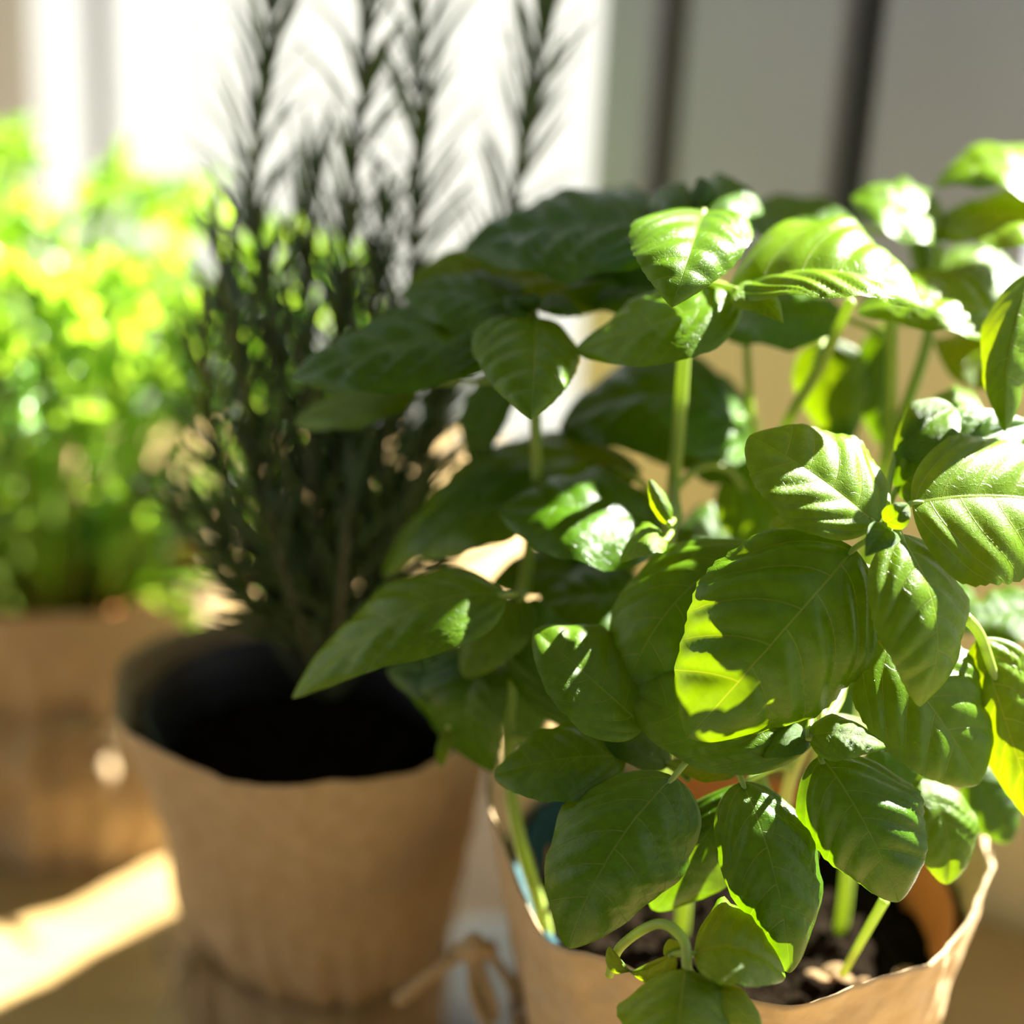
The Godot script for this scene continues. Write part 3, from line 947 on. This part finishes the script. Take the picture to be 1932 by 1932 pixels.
func build_rosemary() -> void:
	var c := gp(-0.0452, 0.4269, 0.0)
	var o := thing("potted_rosemary", "potted rosemary with dark needle leaves in kraft paper, middle of three pots", "potted herb", c)
	put("pot", lathe(c, [Vector2(0.002, 0.001), Vector2(0.0146, 0.001), Vector2(0.0150, 0.003), Vector2(0.0350, 0.088), Vector2(0.0375, 0.089), Vector2(0.0390, 0.096), Vector2(0.0380, 0.0965), Vector2(0.0345, 0.088), Vector2(0.0335, 0.076)]), M.black_plastic, o)
	put("soil", soil_mesh(c, 0.0342, 0.082, 51), M.soil, o)
	var rim := func(a: float) -> float:
		return 0.002 + 0.0035 * exp(-pow(angle_difference(a, 0.5) / 0.4, 2.0)) + 0.001 * sin(a * 6.0)
	put("paper_wrap", wrap_mesh(c, 0.0436, 0.0215, 0.099, 0.028, rim, 0.8, 52, 0.013, 0.008), M.kraft, o)
	put("twine", twine_mesh(ring_path(c + Vector3(0.0055, 0, 0), 0.0292, 0.028, 53)), M.twine, o)
	put("twine", twine_mesh(ring_path(c + Vector3(0.0053, 0, 0), 0.0298, 0.0305, 54)), M.twine, o)
	var kd := Vector3(-0.90, 0, 0.44).normalized()
	bow(o, c + kd * 0.0290 + Vector3(0, 0.031, 0), kd, Vector3(0.44, 0, 0.9), 0.015)

	# branches: foot to tip, pixels at a distance
	var ways := [
		[[600, 1290, .492], [560, 900, .480], [480, 420, .470], [500, 150, .468], [525, -120, .466]],
		[[610, 1290, .492], [630, 900, .478], [650, 500, .470], [690, 120, .466], [690, -150, .464]],
		[[630, 1290, .490], [700, 900, .478], [770, 560, .474], [790, 300, .472], [800, -120, .470]],
		[[640, 1290, .490], [760, 900, .480], [900, 600, .478], [975, 340, .476], [1040, -20, .474], [1060, -150, .474]],
		[[600, 1300, .494], [600, 900, .486], [575, 560, .484], [590, 300, .482]],
		[[620, 1300, .488], [680, 1000, .474], [700, 700, .470], [720, 420, .472]],
		[[590, 1290, .494], [500, 950, .486], [440, 640, .482], [415, 480, .480]],
		[[585, 1290, .490], [460, 1000, .480], [400, 800, .474], [390, 640, .472]],
		[[600, 1300, .486], [520, 1050, .472], [470, 800, .466], [450, 620, .464]],
		[[610, 1310, .484], [600, 1050, .468], [580, 800, .462], [560, 640, .460]],
		[[630, 1300, .484], [690, 1100, .470], [720, 900, .464], [730, 740, .462]],
		[[640, 1290, .490], [740, 1080, .484], [800, 900, .482], [820, 780, .482]],
		[[590, 1300, .486], [490, 1150, .476], [430, 1040, .470], [390, 960, .468]],
		[[640, 1300, .482], [700, 1180, .470], [740, 1060, .464], [760, 980, .462]],
		[[610, 1310, .482], [570, 1180, .466], [530, 1060, .458], [510, 960, .456]],
		[[630, 1310, .480], [640, 1180, .464], [650, 1050, .456], [660, 930, .454]],
		[[600, 1290, .498], [540, 1000, .494], [500, 760, .494], [520, 560, .492]],
		[[620, 1290, .498], [620, 1000, .494], [640, 760, .492], [650, 560, .492]],
		[[590, 1300, .496], [450, 1120, .496], [370, 1020, .496], [330, 950, .496]],
		[[640, 1290, .498], [760, 1020, .498], [830, 800, .498], [850, 640, .498]],
		[[640, 1300, .494], [790, 1130, .492], [860, 1000, .492], [900, 900, .492]],
		[[640, 1290, .500], [720, 1000, .502], [760, 780, .502], [780, 600, .502]],
	]
	var mesh := [needle_mesh(0.10), needle_mesh(0.22), needle_mesh(-0.05)]
	var spots := []
	for w in ways:
		var p := []
		for q in w:
			p.append(at(q[0], q[1], q[2]))
		var s := spline(p, 10)
		var len := 0.0
		for i in s.size() - 1:
			len += s[i].distance_to(s[i + 1])
		var branch := put("branch", tube(s, 0.0013, 0.0006, 6), M.twig, o)
		# pairs of needles crossing at right angles, closer together towards the tip
		var run := 0.0
		var next := 0.016
		var turn := rng.randf() * TAU
		for i in s.size() - 1:
			var seg: Vector3 = s[i + 1] - s[i]
			var l := seg.length()
			while next < run + l:
				var pos: Vector3 = s[i] + seg * ((next - run) / l)
				var t := seg.normalized()
				var f := next / len
				var whorl := 4
				for k in whorl:
					var a := turn + TAU * k / whorl + rng.randf_range(-0.45, 0.45)
					var e := t.cross(Vector3.RIGHT).normalized()
					var out := e.rotated(t, a)
					var lean := deg_to_rad(lerpf(54.0, 21.0, clampf(f, 0.0, 1.0)) + rng.randf_range(-9, 9))
					var dirn := (t * cos(lean) + out * sin(lean)).normalized()
					var size := rng.randf_range(0.017, 0.026) * lerpf(1.0, 0.9, f)
					var tip: Vector3 = cam_xf.affine_inverse() * (pos + dirn * size)
					if -tip.z < 0.453 and tip.x / -tip.z * F_PX > -500.0:
						continue                # this side is taken by the basil
					spots.append([pos, dirn, out, size, branch])
				turn += PI / 4.0
				next += lerpf(0.0036, 0.0062, clampf(f, 0.0, 1.0)) * rng.randf_range(0.85, 1.2)
			run += l
	# those that show largest are parts; the rest is one mass of leaves
	var many := []
	var view := []
	for s in spots:
		var q: Vector3 = cam_xf.affine_inverse() * s[0]
		var px := 966.0 + q.x / -q.z * F_PX
		var py := 966.0 - q.y / -q.z * F_PX
		var seen := px > 0 and px < 1120 and py > -60 and py < 1240
		view.append([(s[3] / -q.z * (1.0 - 0.3 * absf((s[1] as Vector3).dot(cam_xf.basis.z)))) if seen else 0.0, s])
	view.sort_custom(func(x, y): return x[0] > y[0])
	for i in view.size():
		var s: Array = view[i][1]
		var y: Vector3 = s[1]
		var z := ((s[2] as Vector3) - y * y.dot(s[2])).normalized()
		var x := y.cross(z)
		var xf := Transform3D(Basis(x * s[3], y * s[3], z * s[3]), s[0])
		if i < 300:
			var nd := put("needle_leaf", mesh[i % 3], M.needle if i % 4 else M.needle_light, s[4])
			nd.transform = Transform3D(Basis(), nd.position) * xf
		else:
			many.append(xf)
	var mm := MultiMesh.new()
	mm.transform_format = MultiMesh.TRANSFORM_3D
	mm.mesh = mesh[0]
	mm.instance_count = many.size()
	for i in many.size():
		mm.set_instance_transform(i, many[i])
	var rest := MultiMeshInstance3D.new()
	rest.name = "needle_foliage"
	rest.multimesh = mm
	rest.material_override = M.needle
	rest.set_meta("kind", "stuff")
	o.add_child(rest)
	rest.position = -o.position


# ------------------------------------------------------------------ parsley

func parsley_leaf(seed_: int) -> ArrayMesh:
	# a compound leaf along +y, unit size: three stalked leaflets, each cut into ruffled lobes
	var r := RandomNumberGenerator.new()
	r.seed = seed_
	var parts := []
	var z0 := 0.0
	for k in 3:
		var ang: float = [-1.0, 0.0, 1.0][k] * deg_to_rad(58.0)
		var dirn := Vector3(sin(ang), cos(ang), 0.15 * (k - 1))
		var foot := dirn * 0.16
		parts.append(tube([Vector3.ZERO, foot * 0.5, foot], 0.018, 0.014, 5))
		for lobe in 5:
			var la := ang + deg_to_rad([-62.0, -28.0, 0.0, 28.0, 62.0][lobe]) + r.randf_range(-0.1, 0.1)
			var size: float = [0.30, 0.40, 0.46, 0.40, 0.30][lobe] * r.randf_range(0.85, 1.15)
			var d := Vector3(sin(la), cos(la), r.randf_range(-0.35, 0.35)).normalized()
			var s := d.cross(Vector3.BACK).normalized()
			var n := s.cross(d)
			var pts := PackedVector3Array()
			var uvs := PackedVector2Array()
			for i in 6:
				var u := i / 5.0
				var w: float = [0.05, 0.17, 0.25, 0.30, 0.24, 0.05][i] * size * (1.0 + 0.25 * sin(i * 2.4 + lobe))
				for j in 5:
					var v := -1.0 + 0.5 * j
					pts.append(foot + d * u * size * (1.0 - 0.18 * v * v) + s * v * w + n * (0.10 * size * (u - u * u) - 0.09 * size * v * v * sin(u * 5.0 + lobe)))
					uvs.append(Vector2(u, v))
			parts.append(grid_mesh(pts, uvs, 5, 4))
	return joined(parts)


func build_parsley() -> void:
	var c := gp(-0.1290, 0.5420, 0.0)
	var o := thing("potted_parsley", "potted bright green parsley in crumpled kraft paper, farthest of three pots", "potted herb", c)
	put("pot", lathe(c, [Vector2(0.002, 0.001), Vector2(0.032, 0.001), Vector2(0.0330, 0.003), Vector2(0.0385, 0.070), Vector2(0.0402, 0.071), Vector2(0.0404, 0.077), Vector2(0.0390, 0.0775), Vector2(0.0375, 0.070), Vector2(0.0370, 0.060)]), M.terracotta, o)
	put("soil", soil_mesh(c, 0.0372, 0.064, 61), M.soil, o)
	var rim := func(a: float) -> float:
		return -0.001 + 0.006 * exp(-pow(angle_difference(a, -0.35) / 0.5, 2.0)) + 0.0014 * sin(a * 5.0 + 1.0)
	put("paper_wrap", wrap_mesh(c, 0.0440, 0.0400, 0.080, 0.046, rim, 1.9, 62), M.kraft, o)
	put("twine", twine_mesh(ring_path(c, 0.0440, 0.046, 63)), M.twine, o)
	var kd := Vector3(0.25, 0, 0.97).normalized()
	bow(o, c + kd * 0.0460 + Vector3(0, 0.046, 0), kd, Vector3(0.97, 0, -0.25), 0.013)
	var kinds := []
	for k in 5:
		kinds.append(parsley_leaf(70 + k))
	var r := RandomNumberGenerator.new()
	r.seed = 77
	var top := c + Vector3(0, 0.066, 0)
	for k in 296:
		# leaves fill a rounded cushion over the pot
		var a := r.randf() * TAU
		var f := sqrt(r.randf())
		var out := Vector3(cos(a), 0, sin(a)) * f
		var foot := top + out * 0.024
		var high := r.randf_range(0.40, 1.0) if k > 90 else r.randf_range(-0.05, 0.55)
		var tip := c + Vector3(out.x * 0.086, 0.086 + 0.116 * high * (1.0 - 0.40 * f * f), out.z * 0.072)
		if k % 2 == 0:
			put("stem", tube(spline([foot, foot.lerp(tip, 0.5) + out * -0.006 + Vector3(0, 0.012, 0), tip], 5), 0.0010, 0.0006, 5), M.parsley_stem, o)
		var up := (out * r.randf_range(0.2, 0.9) + Vector3(r.randf_range(-0.5, 0.5), r.randf_range(0.1, 1.0), r.randf_range(-0.5, 0.5))).normalized()
		var z := Vector3(r.randf_range(-1, 1), r.randf_range(0.2, 1.2), r.randf_range(-1, 1))
		z = (z - up * up.dot(z)).normalized()
		var size := r.randf_range(0.016, 0.026)
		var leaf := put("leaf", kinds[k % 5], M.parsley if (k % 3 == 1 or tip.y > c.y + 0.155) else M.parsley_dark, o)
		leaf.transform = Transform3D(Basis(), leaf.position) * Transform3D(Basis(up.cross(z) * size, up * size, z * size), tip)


# ------------------------------------------------------------------ small things

func build_small_things() -> void:
	# folded cloth lying between the pots
	var pts := PackedVector3Array()
	var uvs := PackedVector2Array()
	var c := gp(0.004, 0.452, 0.0)
	var layers := [0.0006, 0.0026, 0.0046]
	var meshes := []
	for l in layers:
		pts = PackedVector3Array()
		uvs = PackedVector2Array()
		for i in 13:
			for j in 17:
				var u := i / 12.0 - 0.5
				var v := j / 16.0 - 0.5
				var edge := smoothstep(0.36, 0.5, maxf(absf(u), absf(v)))
				pts.append(c + (Vector3(u * 0.034 + v * 0.010, l + 0.0022 * (1.0 - edge) + 0.0006 * sin(u * 9.0 + v * 7.0), -v * 0.050)))
				uvs.append(Vector2(u, v))
		meshes.append(grid_mesh(pts, uvs, 12, 16))
	var o := thing("cloth", "small folded white cloth lying on table between the rosemary and basil pots", "cloth", c)
	put("folded_cloth", joined(meshes), M.cloth, o)
